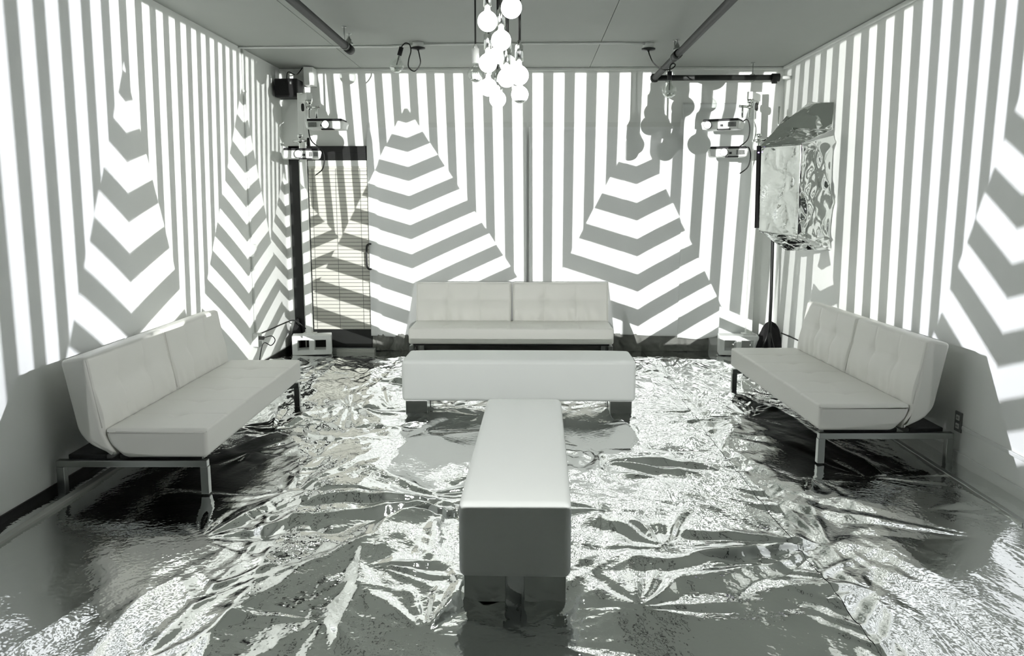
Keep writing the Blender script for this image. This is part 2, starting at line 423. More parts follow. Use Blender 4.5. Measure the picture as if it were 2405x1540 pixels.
names_ = ['crumpled silver foil sheet under the sofa at the left wall', 'crumpled silver foil sheet left of the near bench',
          'crumpled silver foil sheet right of the near bench', 'crumpled silver foil sheet under the sofa at the right wall']
for k in range(4):
    xs = np.linspace(edges[k]-(.03 if k else 0), edges[k+1], int((edges[k+1]-edges[k])/.0115))
    X, Y = np.meshgrid(xs, ys_)
    Z = floor_height(X, Y) - .012 + (.0025 if k % 2 else 0)
    o = link('foil_sheet', grid_mesh(np.stack([X, Y, Z], -1)), 'floor_foil')
    tag(o, names_[k], 'foil sheet', 'foil sheets on the floor')

# ------------------------------------------------------------------ sofas
SL, HS, TH, SD, HB = 2.1, .379, .161, .575, .798
def cushion(profile, x0, x1, rad, disp, nx):
    """closed profile (y, z) drawn out along x with rounded ends; disp(x, y, z, ny, nz) moves the skin inwards"""
    pr = [Vector(p) for p in profile]; k = len(pr)
    nor = []
    for i in range(k):
        d = (pr[(i+1) % k]-pr[i-1]); n = Vector((d.y, -d.x)); nor.append(n.normalized() if n.length else n)
    area = sum(pr[i].x*pr[(i+1) % k].y - pr[(i+1) % k].x*pr[i].y for i in range(k))
    sg = 1 if area > 0 else -1
    st = []
    for j in range(4): a = math.pi/2*j/4; st.append((x0 + rad*(1-math.cos(a)) if False else x0 + rad*(1-math.cos(a)), rad*(1-math.sin(a))))
    st += [(x0+rad+(x1-x0-2*rad)*i/nx, 0) for i in range(nx+1)]
    for j in range(3, -1, -1): a = math.pi/2*j/4; st.append((x1 - rad*(1-math.cos(a)), rad*(1-math.sin(a))))
    V = []; Fc = []
    for x, ins in st:
        for i in range(k):
            n = nor[i]*sg; e = 0 if ins else disp(x, pr[i].x, pr[i].y, n.x, n.y)
            p = pr[i] - n*(ins+e); V.append((x, p.x, p.y))
    for s in range(len(st)-1):
        for i in range(k): Fc.append((s*k+i, s*k+(i+1) % k, (s+1)*k+(i+1) % k, (s+1)*k+i))
    Fc += [tuple(range(k-1, -1, -1)), tuple(range((len(st)-1)*k, len(st)*k))]
    me = data_mesh(V, Fc)
    for p in me.polygons: p.use_smooth = len(p.vertices) == 4
    return me
def rounded(poly, rad, step):
    """round the corners of a polygon and divide its sides"""
    out = []; k = len(poly); P = [Vector(p) for p in poly]
    for i in range(k):
        a, b, c = P[i-1], P[i], P[(i+1) % k]; r = rad[i] if isinstance(rad, (list, tuple)) else rad
        u = (a-b).normalized(); v = (c-b).normalized()
        r = min(r, (a-b).length*.45, (c-b).length*.45)
        s, e = b+u*r, b+v*r
        for j in range(5):
            t = j/4; out.append(s*(1-t)**2 + b*2*t*(1-t) + e*t*t)
        nx = P[(i+1) % k]; r2 = rad[(i+1) % k] if isinstance(rad, (list, tuple)) else rad
        w = (b-nx).normalized(); d = P[(i+2) % k]-nx
        e2 = nx + w*min(r2, (b-nx).length*.45, d.length*.45)
        n = int((e2-e).length/step)
        for j in range(1, n): out.append(e.lerp(e2, j/n))
    return out
def make_sofa():
    root = empty('sofa_bed')
    hx = SL/2; g = lambda d, s: math.exp(-(d/s)**2)
    rnd = random.Random(3)
    cols = [-hx+SL/6*i for i in range(1, 6)]
    def seat_disp(x, y, z, ny, nz):
        if nz < .6: return 0
        dx = min(abs(x-c) for c in cols); dy = abs(y-.30)
        pil = .010*abs(math.sin(math.pi*(x+hx)/(SL/6)))*0
        return .0045*g(dx, .011) + .0045*g(dy, .011) + .016*g(math.hypot(dx, dy), .045) - .006 - pil
    sp = rounded([(0, HS-TH), (0, HS), (SD, HS), (SD-.02, HS-.08), (SD-.10, HS-TH)], [.03, .022, .02, .03, .03], .022)
    link('seat', cushion(sp, -hx, hx, .02, seat_disp, 190), 'vinyl', root)
    bp = rounded([(SD-.055, HS-TH+.004), (SD+.012, HS-.02), (SD+.083, HB), (SD+.222, HB-.02), (SD+.150, HS-.015), (SD+.095, HS-.085)], [.03, .03, .028, .028, .05, .05], .022)
    for s in (-1, 1):
        a, b = (-hx, -.008) if s < 0 else (.008, hx)
        cc = [a+(b-a)/3, a+2*(b-a)/3]
        ph = rnd.uniform(0, 6)
        def back_disp(x, y, z, ny, nz, cc=cc, a=a, b=b, ph=ph):
            if ny > -.6 or z < HS-.03: return 0
            t = (z-HS)/(HB-HS); dx = min(abs(x-c) for c in cc); dz = abs(z-(HS+.23))
            w = max(0, .62-t)
            fold = .006*math.sin(x*46+ph+5*t+2*math.sin(x*9))*w*w*2 + .010*g(dx, .05)*g(t-.12, .12)
            return .004*g(dx, .011) + .004*g(dz, .011) + .017*g(math.hypot(dx, dz), .05) + fold - .006 - .010*g(t-.25, .2)
        br = link('backrest', cushion(bp, a, b, .018, back_disp, 110), 'vinyl', root)
        for xx in (a+.012, b-.012):                   # welt along the edge of the back cushion
            tube('piping', [(xx, SD+.018+.0, HS+.01), (xx, SD+.081, HB-.02)], .004, 'vinyl', br, 6)
    seat = root.children[0]
    y0 = .006
    tube('piping', [(-hx+.006, y0, HS-.012), (hx-.006, y0, HS-.012)], .0045, 'vinyl', seat, 6)
    for s in (-1, 1): tube('piping', [(s*(hx-.006), y0, HS-.012), (s*(hx-.006), SD-.06, HS-.012)], .0045, 'vinyl', seat, 6)
    # steel frame
    box('under_frame', -hx+.04, hx-.04, .05, .52, .196, HS-TH+.006, 'black_metal', root, .006)
    box('back_bar', -hx+.05, hx-.05, .60, .82, .175, .222, 'black_metal', root, .006)
    for s in (-1, 1):
        x = s*(hx-.028)
        box('end_rail', x-.022, x+.022, .012, .87, .160, .198, 'leg_steel', root, .003)
        for y in (.03, .85): box('leg', x-.022, x+.022, y-.022, y+.022, .0, .160, 'leg_steel', root, .003)
    return root
sofa = make_sofa()
tag(sofa, 'white vinyl sofa bed facing the room against the back curtain', 'sofa', 'three white sofa beds')
sofa.location = (-.1865, 8.29, 0)
for (x, y, th, side, lab) in ((-1.8197, 4.4649, -.0222, 'L', 'white vinyl sofa bed with tufted seat along the left wall'),
                              (1.8357, 5.0969, -.0243, 'R', 'white vinyl sofa bed with tufted seat along the right wall')):
    s = copy_tree(sofa); s['label'] = lab
    ax = Vector((math.sin(th), math.cos(th), 0)); p = Vector((x, y, 0)) + ax*SL/2
    s.location = p; s.rotation_euler = (0, 0, (math.pi/2 if side == 'L' else -math.pi/2) - th)

# ------------------------------------------------------------------ benches
def make_bench():
    root = empty('bench'); L, D = 1.82, .46
    bm = box_bm(bmesh.new(), -L/2, L/2, -D/2, D/2, .115, .445, 0)
    bmesh.ops.subdivide_edges(bm, edges=bm.edges, cuts=8, use_grid_fill=True)
    for v in bm.verts:                                # soft padded top, slightly bowed sides
        x, y, z = v.co; u, w, t = 2*x/L, 2*y/D, (z-.115)/.33
        if t > .99: v.co.z += .014*(1-u**6)*(1-w**4) - .004
        if abs(u) > .99: v.co.x += math.copysign(.008*math.sin(math.pi*t)*(1-w*w), u)
        if abs(w) > .99: v.co.y += math.copysign(.008*math.sin(math.pi*t)*(1-u**4), w)
    me = bm_mesh(bm)
    o = link('cushion', me, 'vinyl_bench', root, True)
    md = o.modifiers.new('bevel', 'BEVEL'); md.width = .030; md.segments = 5; md.limit_method = 'ANGLE'; md.angle_limit = .8
    for sx in (-1, 1):
        for sy in (-1, 1):
            cx, cy = sx*(L/2-.025-.085), sy*(D/2-.018-.087)
            box('leg', cx-.085, cx+.085, cy-.087, cy+.087, 0, .118, 'mirror_steel', root, .003)
    return root
b1 = make_bench(); b1.location = (-.082, 6.483, 0)
tag(b1, 'long white padded bench standing crossways before the back sofa', 'bench', 'white padded benches')
b2 = copy_tree(b1); b2.location = (-.043, 3.195+.905, 0); b2.rotation_euler = (0, 0, math.pi/2 - .015)
b2['label'] = 'long white padded bench pointing at the viewer, nearest in the room'

# ------------------------------------------------------------------ door with blind
dr = empty('door_1', (0, YB, 0)); dr['kind'] = 'structure'
DX0, DX1, DX2 = -2.655, -2.545, -1.785
box('jamb', DX0, DX1, -.05, -.002, 0, 2.27, 'black_metal', dr, .004)
box('header', DX0, DX2+.03, -.05, -.002, 2.115, 2.27, 'black_metal', dr, .004)
box('transom_strip', DX1, DX2+.03, -.055, -.05, 2.19, 2.20, 'black_plastic', dr)
box('door_stile', DX2, DX2+.035, -.055, -.002, .02, 2.115, 'black_metal', dr, .003)
box('door_stile', DX1+.002, DX1+.012, -.052, -.002, .02, 2.115, 'white_plastic', dr, .003)
box('bottom_rail', DX1, DX2, -.05, -.002, .03, .235, 'black_metal', dr, .003)
box('pane', DX1, DX2, -.012, -.004, .235, 2.115, 'dark_glass', dr)
box('head_rail', DX1+.1, DX2, -.045, -.004, 2.05, 2.115, 'trim_paint', dr, .004)
tube('handle', spline([(DX2+.02, -.052, 1.20), (DX2-.005, -.09, 1.195), (DX2-.022, -.10, 1.15), (DX2-.022, -.10, .97), (DX2-.005, -.09, .925), (DX2+.02, -.052, .92)], 6), .012, 'black_metal', dr)
box('threshold', DX1-.05, DX2+.05, -.10, -.002, -.01, .03, 'steel', dr, .004)
bl = empty('window_blind', (0, YB-.035, 0))
tag(bl, 'cream horizontal slat blind covering the glass door', 'blind')
box('head_rail', DX1+.105, DX2-.006, -.018, .008, 2.025, 2.05, 'blind_slat', bl, .003)
slat = None; n_sl = 44
for i in range(n_sl):
    z = .25 + (2.02-.25)*i/(n_sl-1)
    if slat is None:
        slat = box('slat', DX1+.105, DX2-.006, -.006, -.002, -.0185, .0185, 'blind_slat', bl, mtx=Matrix.Rotation(.10, 4, 'X'))
        sl = slat
    else:
        sl = slat.copy(); C.objects.link(sl); sl.parent = bl
    sl.location = (0, 0, z)
for x in (-2.40, -2.14, -1.87): tube('ladder_cord', [(x, -.012, .24), (x, -.012, 2.03)], .0022, 'grey_plastic', bl, 5)
box('bottom_bar', DX1+.105, DX2-.006, -.012, .004, .238, .25, 'blind_slat', bl, .002)

# ------------------------------------------------------------------ sheets hung on the back wall
def sheet(name, x0, x1, zt, zb, off, seed, m, label, cat, fold=.012, hem=0., lean=0.):
    us = np.linspace(0, 1, 90); vs_ = np.linspace(0, 1, 110)
    U, V = np.meshgrid(us, vs_)
    X = x0 + (x1-x0)*U; Z = zt + (zb-zt)*V
    ramp_ = np.clip((V-.015)/.07, 0, 1); ramp_ = ramp_*ramp_*(3-2*ramp_)
    w = vnoise(U*5+seed, V*.8, seed)-.5
    Y = YB - .006 - off*ramp_ - fold*ramp_*w*2 - .004*np.sin(U*(x1-x0)*22+seed)*V
    ed = np.exp(-np.minimum(U, 1-U)/.03)
    Y -= .018*ed*ramp_*V
    Z += hem*np.sin(U*9+seed)*V**6 + lean*(U-.5)*V**4
    P = np.stack([X, Y, Z], -1)
    o = link(name, grid_mesh(P), m); md = o.modifiers.new('thick', 'SOLIDIFY'); md.thickness = .002
    return tag(o, label, cat)
sheet('curtain', -1.785, -.03, 2.50, .165, .045, 3, 'curtain_cloth', 'white cloth hung flat from tape right of the door', 'curtain', hem=.012)
sheet('curtain', -.005, 1.70, 2.50, .175, .045, 9, 'curtain_cloth', 'white cloth hung flat behind the right half of the back sofa', 'curtain', hem=.008)
sheet('plastic_film', 1.66, 2.46, 2.72, .16, .10, 21, 'film', 'shiny white plastic film hung in the right corner of the back wall', 'film', fold=.03, hem=.015, lean=.03)
for x0, x1, lab in ((-1.78, -.03, 'strip of white tape along the top of the left cloth'), (-.01, 1.70, 'strip of white tape along the top of the right cloth')):
    tag(box('tape', x0, x1, YB-.011, YB-.007, 2.47, 2.52, 'trim_paint'), lab, 'tape')
# dark cloth that shows under the hems
def heap(name, x0, x1, zt, depth, seed, m, label, cat, n=70):
    us = np.linspace(0, 1, n); vs_ = np.linspace(0, 1, 26)
    U, V = np.meshgrid(us, vs_); X = x0+(x1-x0)*U
    k = (x1-x0)*4.2
    bag = np.abs(np.sin(np.pi*(U*k + .35*vnoise(U*k, V*2, seed))))**.6
    Z = zt*(1-V) - .005
    Y = YB - .008 - depth*(.25 + .75*bag)*np.sin(np.pi*np.clip(V*.62+.1, 0, 1)) - .02*vnoise(U*30, V*6, seed+1)
    o = link(name, grid_mesh(np.stack([X, Y, Z], -1)), m); md = o.modifiers.new('thick', 'SOLIDIFY'); md.thickness = .003
    return tag(o, label, cat)
heap('dark_cloth', -1.77, -1.28, .22, .07, 4, 'dark_cloth', 'crumpled dark grey cloth bunched under the curtain beside the door', 'cloth')
heap('dark_cloth', -1.26, .83, .20, .03, 14, 'dark_cloth', 'dark grey cloth hanging on the wall behind the back sofa', 'cloth')
heap('dark_cloth', .85, 2.02, .20, .06, 34, 'dark_cloth', 'crumpled dark grey cloth bunched under the curtain right of the back sofa', 'cloth')
tag(box('wood_batten', -2.16, -1.73, YB-.19, YB-.14, -.01, .028, 'wood_strip', bev=.004), 'pale wooden batten lying before the door', 'batten')
tag(box('wood_batten', XL+.115, XL+.16, 2.2, 6.2, -.01, .018, 'wood_strip', bev=.004), 'long pale batten on the floor behind the left sofa', 'batten')
tag(box('wood_batten', XR-.20, XR-.165, 4.1, 6.9, -.01, .014, 'steel', bev=.004), 'thin shiny metal strip on the floor behind the right sofa', 'strip')

# ------------------------------------------------------------------ concrete blocks and projector stands
def make_block():
    bm = bmesh.new()
    L, Hh, Dp, w = .42, .215, .20, .058
    xs = [-L/2, -L/2+w, -w/2, w/2, L/2-w, L/2]; zs = [0, .052, Hh-.052, Hh]
    solid = lambda i, j: not (j == 1 and i in (1, 3))
    for i in range(5):
        for j in range(3):
            if solid(i, j): box_bm(bm, xs[i], xs[i+1], -Dp/2, Dp/2, zs[j], zs[j+1])
    bmesh.ops.remove_doubles(bm, verts=bm.verts, dist=1e-5)
    # drop the faces shared inside the block
    seen = {}
    for f in bm.faces: seen.setdefault(tuple(round(c, 4) for c in f.calc_center_median()), []).append(f)
    bmesh.ops.delete(bm, geom=[f for v in seen.values() if len(v) > 1 for f in v], context='FACES')
    o = link('concrete_block', bm_mesh(bm), 'block_paint')
    md = o.modifiers.new('bevel', 'BEVEL'); md.width = .007; md.segments = 2; md.limit_method = 'ANGLE'
    return o
blk = make_block(); blk.location = (-2.40, 8.93, 0.002); blk.rotation_euler = (0, 0, .20)
tag(blk, 'white painted hollow concrete block at the foot of the door', 'block', 'white concrete blocks')
blk2 = blk.copy(); C.objects.link(blk2); blk2.location = (2.30, 8.98, .002); blk2.rotation_euler = (0, 0, -.12)
blk2['label'] = 'white painted hollow concrete block behind the right sofa'

def make_stand(x, y, s, label):
    r = empty('projector_stand', (x, y, 0))
    box('post', -.032, .032, -.032, .032, .20, 2.80, 'white_plastic', r, .004)
    box('foot', -.07, .07, -.06, .06, .203, .235, 'white_plastic', r, .005)
    a = box('arm', -.03, .03, -.30, .03, 2.70, 2.775, 'white_plastic', r, .006); a.rotation_euler = (0, 0, s*.55)
    q = Vector((s*.145, -.235, 0))
    lathe('clamp', [(.0, 2.52), (.012, 2.52), (.012, 2.60), (.026, 2.605), (.028, 2.635), (.016, 2.64), (.016, 2.66), (.032, 2.665), (.032, 2.70), (0, 2.70)], 'chrome', r, 14, Matrix.Translation(q))
    tube('clamp', [(q.x, q.y, 2.625), (q.x+s*.12, q.y-.02, 2.63)], .013, 'chrome', r, 8)
    lathe('knob', [(0, -.012), (.03, -.012), (.034, 0), (.03, .012), (0, .012)], 'black_rubber', r, 12,
          Matrix.Translation((q.x-s*.06, q.y-.02, 2.625)) @ Matrix.Rotation(math.pi/2, 4, 'Y') @ Matrix.Diagonal((1.2, .7, 1, 1)))
    tube('hanger', [(q.x+s*.08, q.y-.02, 2.64), (q.x+s*.08, q.y-.02, 2.515)], .010, 'chrome', r, 8)
    # lower bracket
    p = Vector((s*.02, -.16, 0))
    tube('bracket', [(0, -.03, 2.34), (p.x, p.y, 2.34)], .014, 'chrome', r, 8)
    lathe('clamp', [(0, 2.225), (.012, 2.225), (.012, 2.27), (.028, 2.275), (.03, 2.30), (.018, 2.305), (.018, 2.325), (.03, 2.33), (.03, 2.36), (0, 2.36)], 'chrome', r, 14, Matrix.Translation(p))
    tube('clamp', [(p.x-.07, p.y-.02, 2.29), (p.x+.07, p.y-.02, 2.295)], .012, 'chrome', r, 8)
    lathe('knob', [(0, -.012), (.03, -.012), (.034, 0), (.03, .012), (0, .012)], 'black_rubber', r, 12,
          Matrix.Translation((p.x+.09, p.y-.02, 2.28)) @ Matrix.Rotation(math.pi/2, 4, 'Y') @ Matrix.Diagonal((1.4, .7, 1, 1)))
    return tag(r, label, 'stand', 'white projector stands')
make_stand(-2.425, 8.93, 1, 'white post and arm holding two projectors beside the black door')
make_stand(2.41, 8.98, -1, 'white post and arm holding two projectors in the right corner')

def make_projector(lens_x, seed):
    r = empty('projector')
    w, d, h = .40, .27, .082
    bm = box_bm(bmesh.new(), -w/2, w/2, -d/2, d/2, 0, h, .022, 3)
    for v in bm.verts:
        if v.co.z < h*.5: v.co.x *= .95; v.co.y *= .94
        if abs(v.co.x) > .12 and v.co.y < 0: v.co.y += .35*(abs(v.co.x)-.12)
    link('body', bm_mesh(bm), 'white_plastic', r, False)
    bm = box_bm(bmesh.new(), -w/2+.02, w/2-.02, -d/2+.03, d/2-.02, h-.004, h+.022, .01, 2)
    link('top_plate', bm_mesh(bm), 'black_plastic', r)
    R = Matrix.Translation((lens_x, -d/2+.004, h*.52)) @ Matrix.Rotation(math.pi/2, 4, 'X')
    ring = lathe('lens_ring', [(.0, -.02), (.039, -.02), (.041, .014), (.038, .018), (.035, .008), (0, .008)], 'grey_plastic', r, 24, R)
    lathe('lens', [(0, .0165), (.015, .0155), (.026, .0125), (.0335, .0095), (0, .009)], 'lens_glow', ring, 24, R)
    for i in range(7):
        sx = -1 if lens_x > 0 else 1
        x = sx*(.155-.012*i)
        yv = -d/2+.35*max(0, abs(x)-.12)
        box('vent_slot', x-.004, x+.004, yv-.002, yv+.02, h*.25, h*.8, 'grey_plastic', r)
    box('sensor_window', .02*(1 if lens_x < 0 else -1)-.012, .02*(1 if lens_x < 0 else -1)+.012, -d/2-.002, -d/2+.01, h*.3, h*.55, 'black_plastic', r)
    box('bottom_foot', -.03, .10, -d/2+.02, -d/2+.06, -.008, .004, 'black_plastic', r, .002)
    ex = -1 if lens_x > 0 else 1
    tube('cable', spline([(ex*.15, d/2-.02, .06), (ex*.21, d/2+.02, .11), (ex*.24, d/2+.03, .03), (ex*.22, d/2+.05, -.09), (ex*.14, d/2+.05, -.16)], 5), .006, 'black_rubber', r, 6)
    return r
for (px, py, y, rz, lx, zc, lab) in ((708, 365, 8.62, .30, -.035, 0, 'lower white projector on the stand beside the black door'),
                                     (768, 297, 8.58, -.02, .02, 0, 'upper white projector on the stand beside the black door'),
                                     (1709, 361, 8.66, -.18, -.045, 0, 'lower white projector on the stand in the right corner'),
                                     (1697, 297, 8.66, -.45, -.12, 0, 'upper white projector on the stand in the right corner')):
    p = make_projector(lx, 1); q = at(px, py, 'y', y); p.location = (q.x, q.y, q.z-.035); p.rotation_euler = (0, 0, rz)
    tag(p, lab, 'projector', 'white projectors on the back stands')

# ------------------------------------------------------------------ loudspeaker in the corner
sp = empty('loudspeaker', (-2.575, 9.02, 2.76))
box('cabinet', -.125, .125, -.11, .12, 0, .19, 'black_plastic', sp, .012)
box('grille', -.11, .11, -.116, -.108, .015, .175, 'black_cloth', sp, .003)
box('badge', .045, .062, -.119, -.115, .13, .155, 'grey_plastic', sp)
tube('cable', spline([(-.05, .1, .18), (-.02, .06, .28), (.07, .05, .25), (.12, .12, .33)], 5), .005, 'black_rubber', sp, 6)
box('bracket', -.03, .03, .10, .205, .07, .12, 'black_metal', sp, .003)
tag(sp, 'small black loudspeaker under the ceiling in the left back corner', 'speaker')
wb = box('white_bracket', -2.42, -2.32, 9.04, YB-.002, 2.90, 3.09, 'white_plastic', bev=.006)
tag(wb, 'small white box on the wall beside the black loudspeaker', 'box')

# ------------------------------------------------------------------ pipes, conduit and ceiling fittings
def sprinkler(parent, p):
    lathe('sprinkler_head', [(.0, 0), (.030, 0), (.034, .025), (.022, .03), (.020, .055), (.012, .06), (.008, .09), (.024, .097), (.024, .101), (0, .102)], 'steel', parent, 14, Matrix.Translation(p))
def hanger(parent, p, r):
    rod = tube('hanger_rod', [(p[0], p[1], p[2]+r), (p[0], p[1], ZC)], .005, 'steel', parent, 6)
    tube('hanger_ring', [(p[0]+(r+.006)*math.cos(a), p[1], p[2]+(r+.006)*math.sin(a)) for a in [i*math.pi/8 for i in range(16)]], .004, 'steel', rod, 5, True)
    lathe('ceiling_plate', [(0, ZC-.006), (.022, ZC-.006), (.022, ZC), (0, ZC)], 'steel', rod, 10, Matrix.Translation((p[0], p[1], 0)))
PZ, PR = 2.95, .031
pl = empty('sprinkler_pipe', (-1.54, 7.3, PZ)); o0 = Vector(pl.location)
rel = lambda p, o: tuple(Vector(p)-o)
tube('pipe', [rel((-1.54, YR, PZ), o0), rel((-1.545, 7.30, PZ), o0)], PR, 'pipe_paint', pl, 14)
tube('end_cap', [rel((-1.545, 7.18, PZ), o0), rel((-1.545, 7.33, PZ), o0), rel((-1.545, 7.345, PZ), o0)], [PR+.008, PR+.008, PR-.006], 'pipe_paint', pl, 14)
for nm in (0,):
    q = empty('tmp'); bpy.data.objects.remove(q)
def shift(parent, fn):
    before = set(parent.children); fn(parent)
    for c in set(parent.children)-before: c.location = Vector(c.location) - Vector(parent.location)
shift(pl, lambda p: sprinkler(p, (-1.545, 7.28, PZ+PR-.004)))
shift(pl, lambda p: hanger(p, (-1.545, 7.10, PZ), PR)); shift(pl, lambda p: hanger(p, (-1.54, 4.6, PZ), PR))
tag(pl, 'dark sprinkler pipe ending in mid-ceiling at the left', 'pipe')
YE = 8.98
pr = empty('sprinkler_pipe', (1.31, YE, PZ)); o1 = Vector(pr.location)
tube('pipe', [rel((1.30, YR, PZ), o1), rel((1.315, YE, PZ), o1)], PR, 'pipe_paint', pr, 14)
tube('pipe', [rel((1.315, YE, PZ), o1), rel((2.60, YE, PZ), o1)], PR*.92, 'pipe_paint', pr, 14)
tube('pipe', [rel((2.60, YE, PZ), o1), rel((XR, YE, PZ), o1)], PR*.6, 'trim_paint', pr, 12)
lathe('elbow', [(0, -.045), (.030, -.04), (.045, -.015), (.045, .015), (.03, .04), (0, .045)], 'pipe_paint', pr, 16, Matrix.Translation((.005, 0, 0)))
tube('fitting', [rel((1.31, 7.55, PZ), o1), rel((1.31, 7.70, PZ), o1)], PR+.009, 'pipe_paint', pr, 14)
tube('fitting', [rel((2.54, YE, PZ), o1), rel((2.62, YE, PZ), o1)], PR+.010, 'pipe_paint', pr, 14)
tube('fitting', [rel((2.57, YE, PZ), o1), rel((2.57, YE, PZ-.06), o1)], PR-.002, 'pipe_paint', pr, 14)
shift(pr, lambda p: sprinkler(p, (1.31, 7.62, PZ+PR-.002)))
for y in (7.75, 5.0): shift(pr, lambda p: hanger(p, (1.31, y, PZ), PR))
for x in (1.45, 2.34): shift(pr, lambda p: hanger(p, (x, YE, PZ), PR))
tag(pr, 'dark sprinkler pipe that turns at the back and runs to the right wall', 'pipe')

cd = tube('conduit', [(XL, 7.94, ZC-.011), (-1.3, 7.92, ZC-.011), (-1.02, 7.83, ZC-.012), (-.7, 7.82, ZC-.011), (.8, 7.80, ZC-.011), (1.08, 7.85, ZC-.012)], .010, 'trim_paint', None, 8)
tag(cd, 'thin painted conduit running across the ceiling between two lamp boxes', 'conduit')

def bulb_data(r):
    """globe lamp hanging down from its base at z = 0"""
    R = r; c = -(R*1.42); prof = [(0, c-R)]
    for i in range(1, 15):
        a = -math.pi/2 + i*(math.pi*.86)/14; prof.append((R*math.cos(a), c+R*math.sin(a)))
    prof += [(R*.30, c+R*1.02), (R*.26, -.004), (R*.26, 0), (0, 0)]
    return prof
def cap_prof(r, part=.42):
    R = r*1.012; c = -(r*1.42); prof = [(0, c-R)]
    for i in range(1, 9):
        a = -math.pi/2 + i*(math.pi*part)/8; prof.append((R*math.cos(a), c+R*math.sin(a)))
    return prof
def make_lamp(box_p, sock, tilt, cord, label):
    """ceiling box with a loose flex and a clear silver-bowl globe"""
    r = empty('flex_lamp', box_p)
    lathe('ceiling_box', [(0, 0), (.052, 0), (.052, ZC-box_p[2]), (0, ZC-box_p[2])], 'trim_paint', r, 16)
    lathe('canopy', [(0, -.026), (.01, -.026), (.012, -.018), (.062, -.012), (.064, 0), (0, 0)], 'black_metal', r, 24)
    tube('flex', spline([tuple(Vector(p)-Vector(box_p)) for p in cord], 8), .0055, 'black_rubber', r, 8)
    mt = Matrix.Translation(Vector(sock)-Vector(box_p)) @ tilt
    so = lathe('socket', [(0, .0), (.020, .0), (.021, -.072), (.018, -.076), (0, -.076)][::-1], 'black_plastic', r, 16, mt)
    mb = mt @ Matrix.Translation((0, 0, -.074))
    gb = lathe('globe', bulb_data(.066), 'clear_glass', r, 28, mb)
    lathe('silver_bowl', cap_prof(.0652, .36), 'silver_cap', gb, 28, mb)
    tube('filament_stem', [mb @ Vector((0, 0, -.005)), mb @ Vector((0, 0, -.09))], .006, 'grey_plastic', gb, 6)
    return tag(r, label, 'lamp', 'clear globe lamps hanging loose from the ceiling')
A = at(982, 112, 'z', 3.05); yA = A.y
pt = lambda px, py, y: at(px, py, 'y', y)
ti = Matrix.Rotation(.30, 4, 'Y')
sk = pt(943, 111, yA)
make_lamp(tuple(A), tuple(sk), ti, [(A.x, A.y, A.z-.02)] + [tuple(pt(x, y, yA-.02)) for x, y in ((985, 130), (987, 150), (974, 167), (960, 158), (960, 140), (965, 120), (962, 105), (953, 101), (946, 106))] + [tuple(sk)],
          'clear globe bulb on a looped black flex left of the pendant cluster')
B_ = at(1523, 114, 'z', 3.05); yB_ = B_.y
sk = pt(1573, 168, yB_-.1)
make_lamp(tuple(B_), tuple(sk), Matrix.Identity(4), [(B_.x, B_.y, B_.z-.02)] + [tuple(pt(x, y, yB_-.05)) for x, y in ((1526, 130), (1535, 148), (1552, 162), (1566, 164), (1580, 160), (1586, 152), (1579, 149), (1574, 156))] + [tuple(sk)],
          'clear globe bulb hanging on a slack flex beside the right sprinkler pipe')

# ------------------------------------------------------------------ pendant cluster
PEND = [  # bulb centre px, depth, radius px, silver bowl, words
    (1145, 50, 4.85, 22.5, 0, 'glowing globe pendant, highest on the left of the cluster'),
    (1201, 18, 4.75, 23.5, 0, 'glowing globe pendant, highest of the whole cluster'),
    (1177, 95, 4.95, 22.5, 0, 'glowing globe pendant just below the two highest bulbs'),
    (1146, 148, 5.15, 21.0, 0, 'glowing globe pendant on the left at mid-height of the cluster'),
    (1173, 128, 5.28, 20.5, 0, 'glowing globe pendant in the middle at the back of the cluster'),
    (1117, 174, 5.55, 18.0, 1, 'clear silver-tipped globe pendant furthest to the left of the cluster'),
    (1193, 150, 5.35, 19.0, 0, 'glowing globe pendant on the right at mid-height of the cluster'),
    (1219, 177, 4.95, 22.0, 0, 'glowing globe pendant furthest to the right of the cluster'),
    (1190, 183, 5.10, 21.0, 0, 'glowing globe pendant low in the middle of the cluster'),
    (1147, 205, 5.36, 20.0, 0, 'glowing globe pendant low on the left of the cluster'),
    (1221, 222, 5.40, 19.5, 1, 'glowing silver-tipped globe pendant lowest on the right of the cluster'),
    (1169, 233, 5.58, 19.0, 0, 'glowing globe pendant hanging lowest of the whole cluster')]
for px, py, y, rp, cap, lab in PEND:
    c = at(px, py, 'y', y); r = rp*y/F
    top = c.z + r*1.42
    e = empty('pendant_lamp', (c.x, c.y, top))
    gm = 'clear_glass' if lab.startswith('clear') else 'bulb_glow'
    g = lathe('globe', bulb_data(r), gm, e, 28)
    if cap: lathe('silver_bowl', cap_prof(r, .26), 'silver_cap', g, 28)
    lathe('socket', [(0, -.002), (.024, -.002), (.024, .085), (.016, .092), (.009, .115), (0, .115)], 'white_plastic' if cap and px < 1130 else 'chrome', e, 18)
    tube('cord', [(0, 0, .11), (0, 0, ZC-top)], .006, 'black_rubber', e, 8)
    tag(e, lab, 'lamp', 'pendant lamps of the hanging cluster')
o = lathe('ceiling_canopy', [(0, -.03), (.20, -.03), (.21, 0), (0, 0)], 'black_metal', None, 32, Matrix.Translation((-.12, 5.1, ZC)))
tag(o, 'round black ceiling plate that the pendant cords hang from', 'canopy')

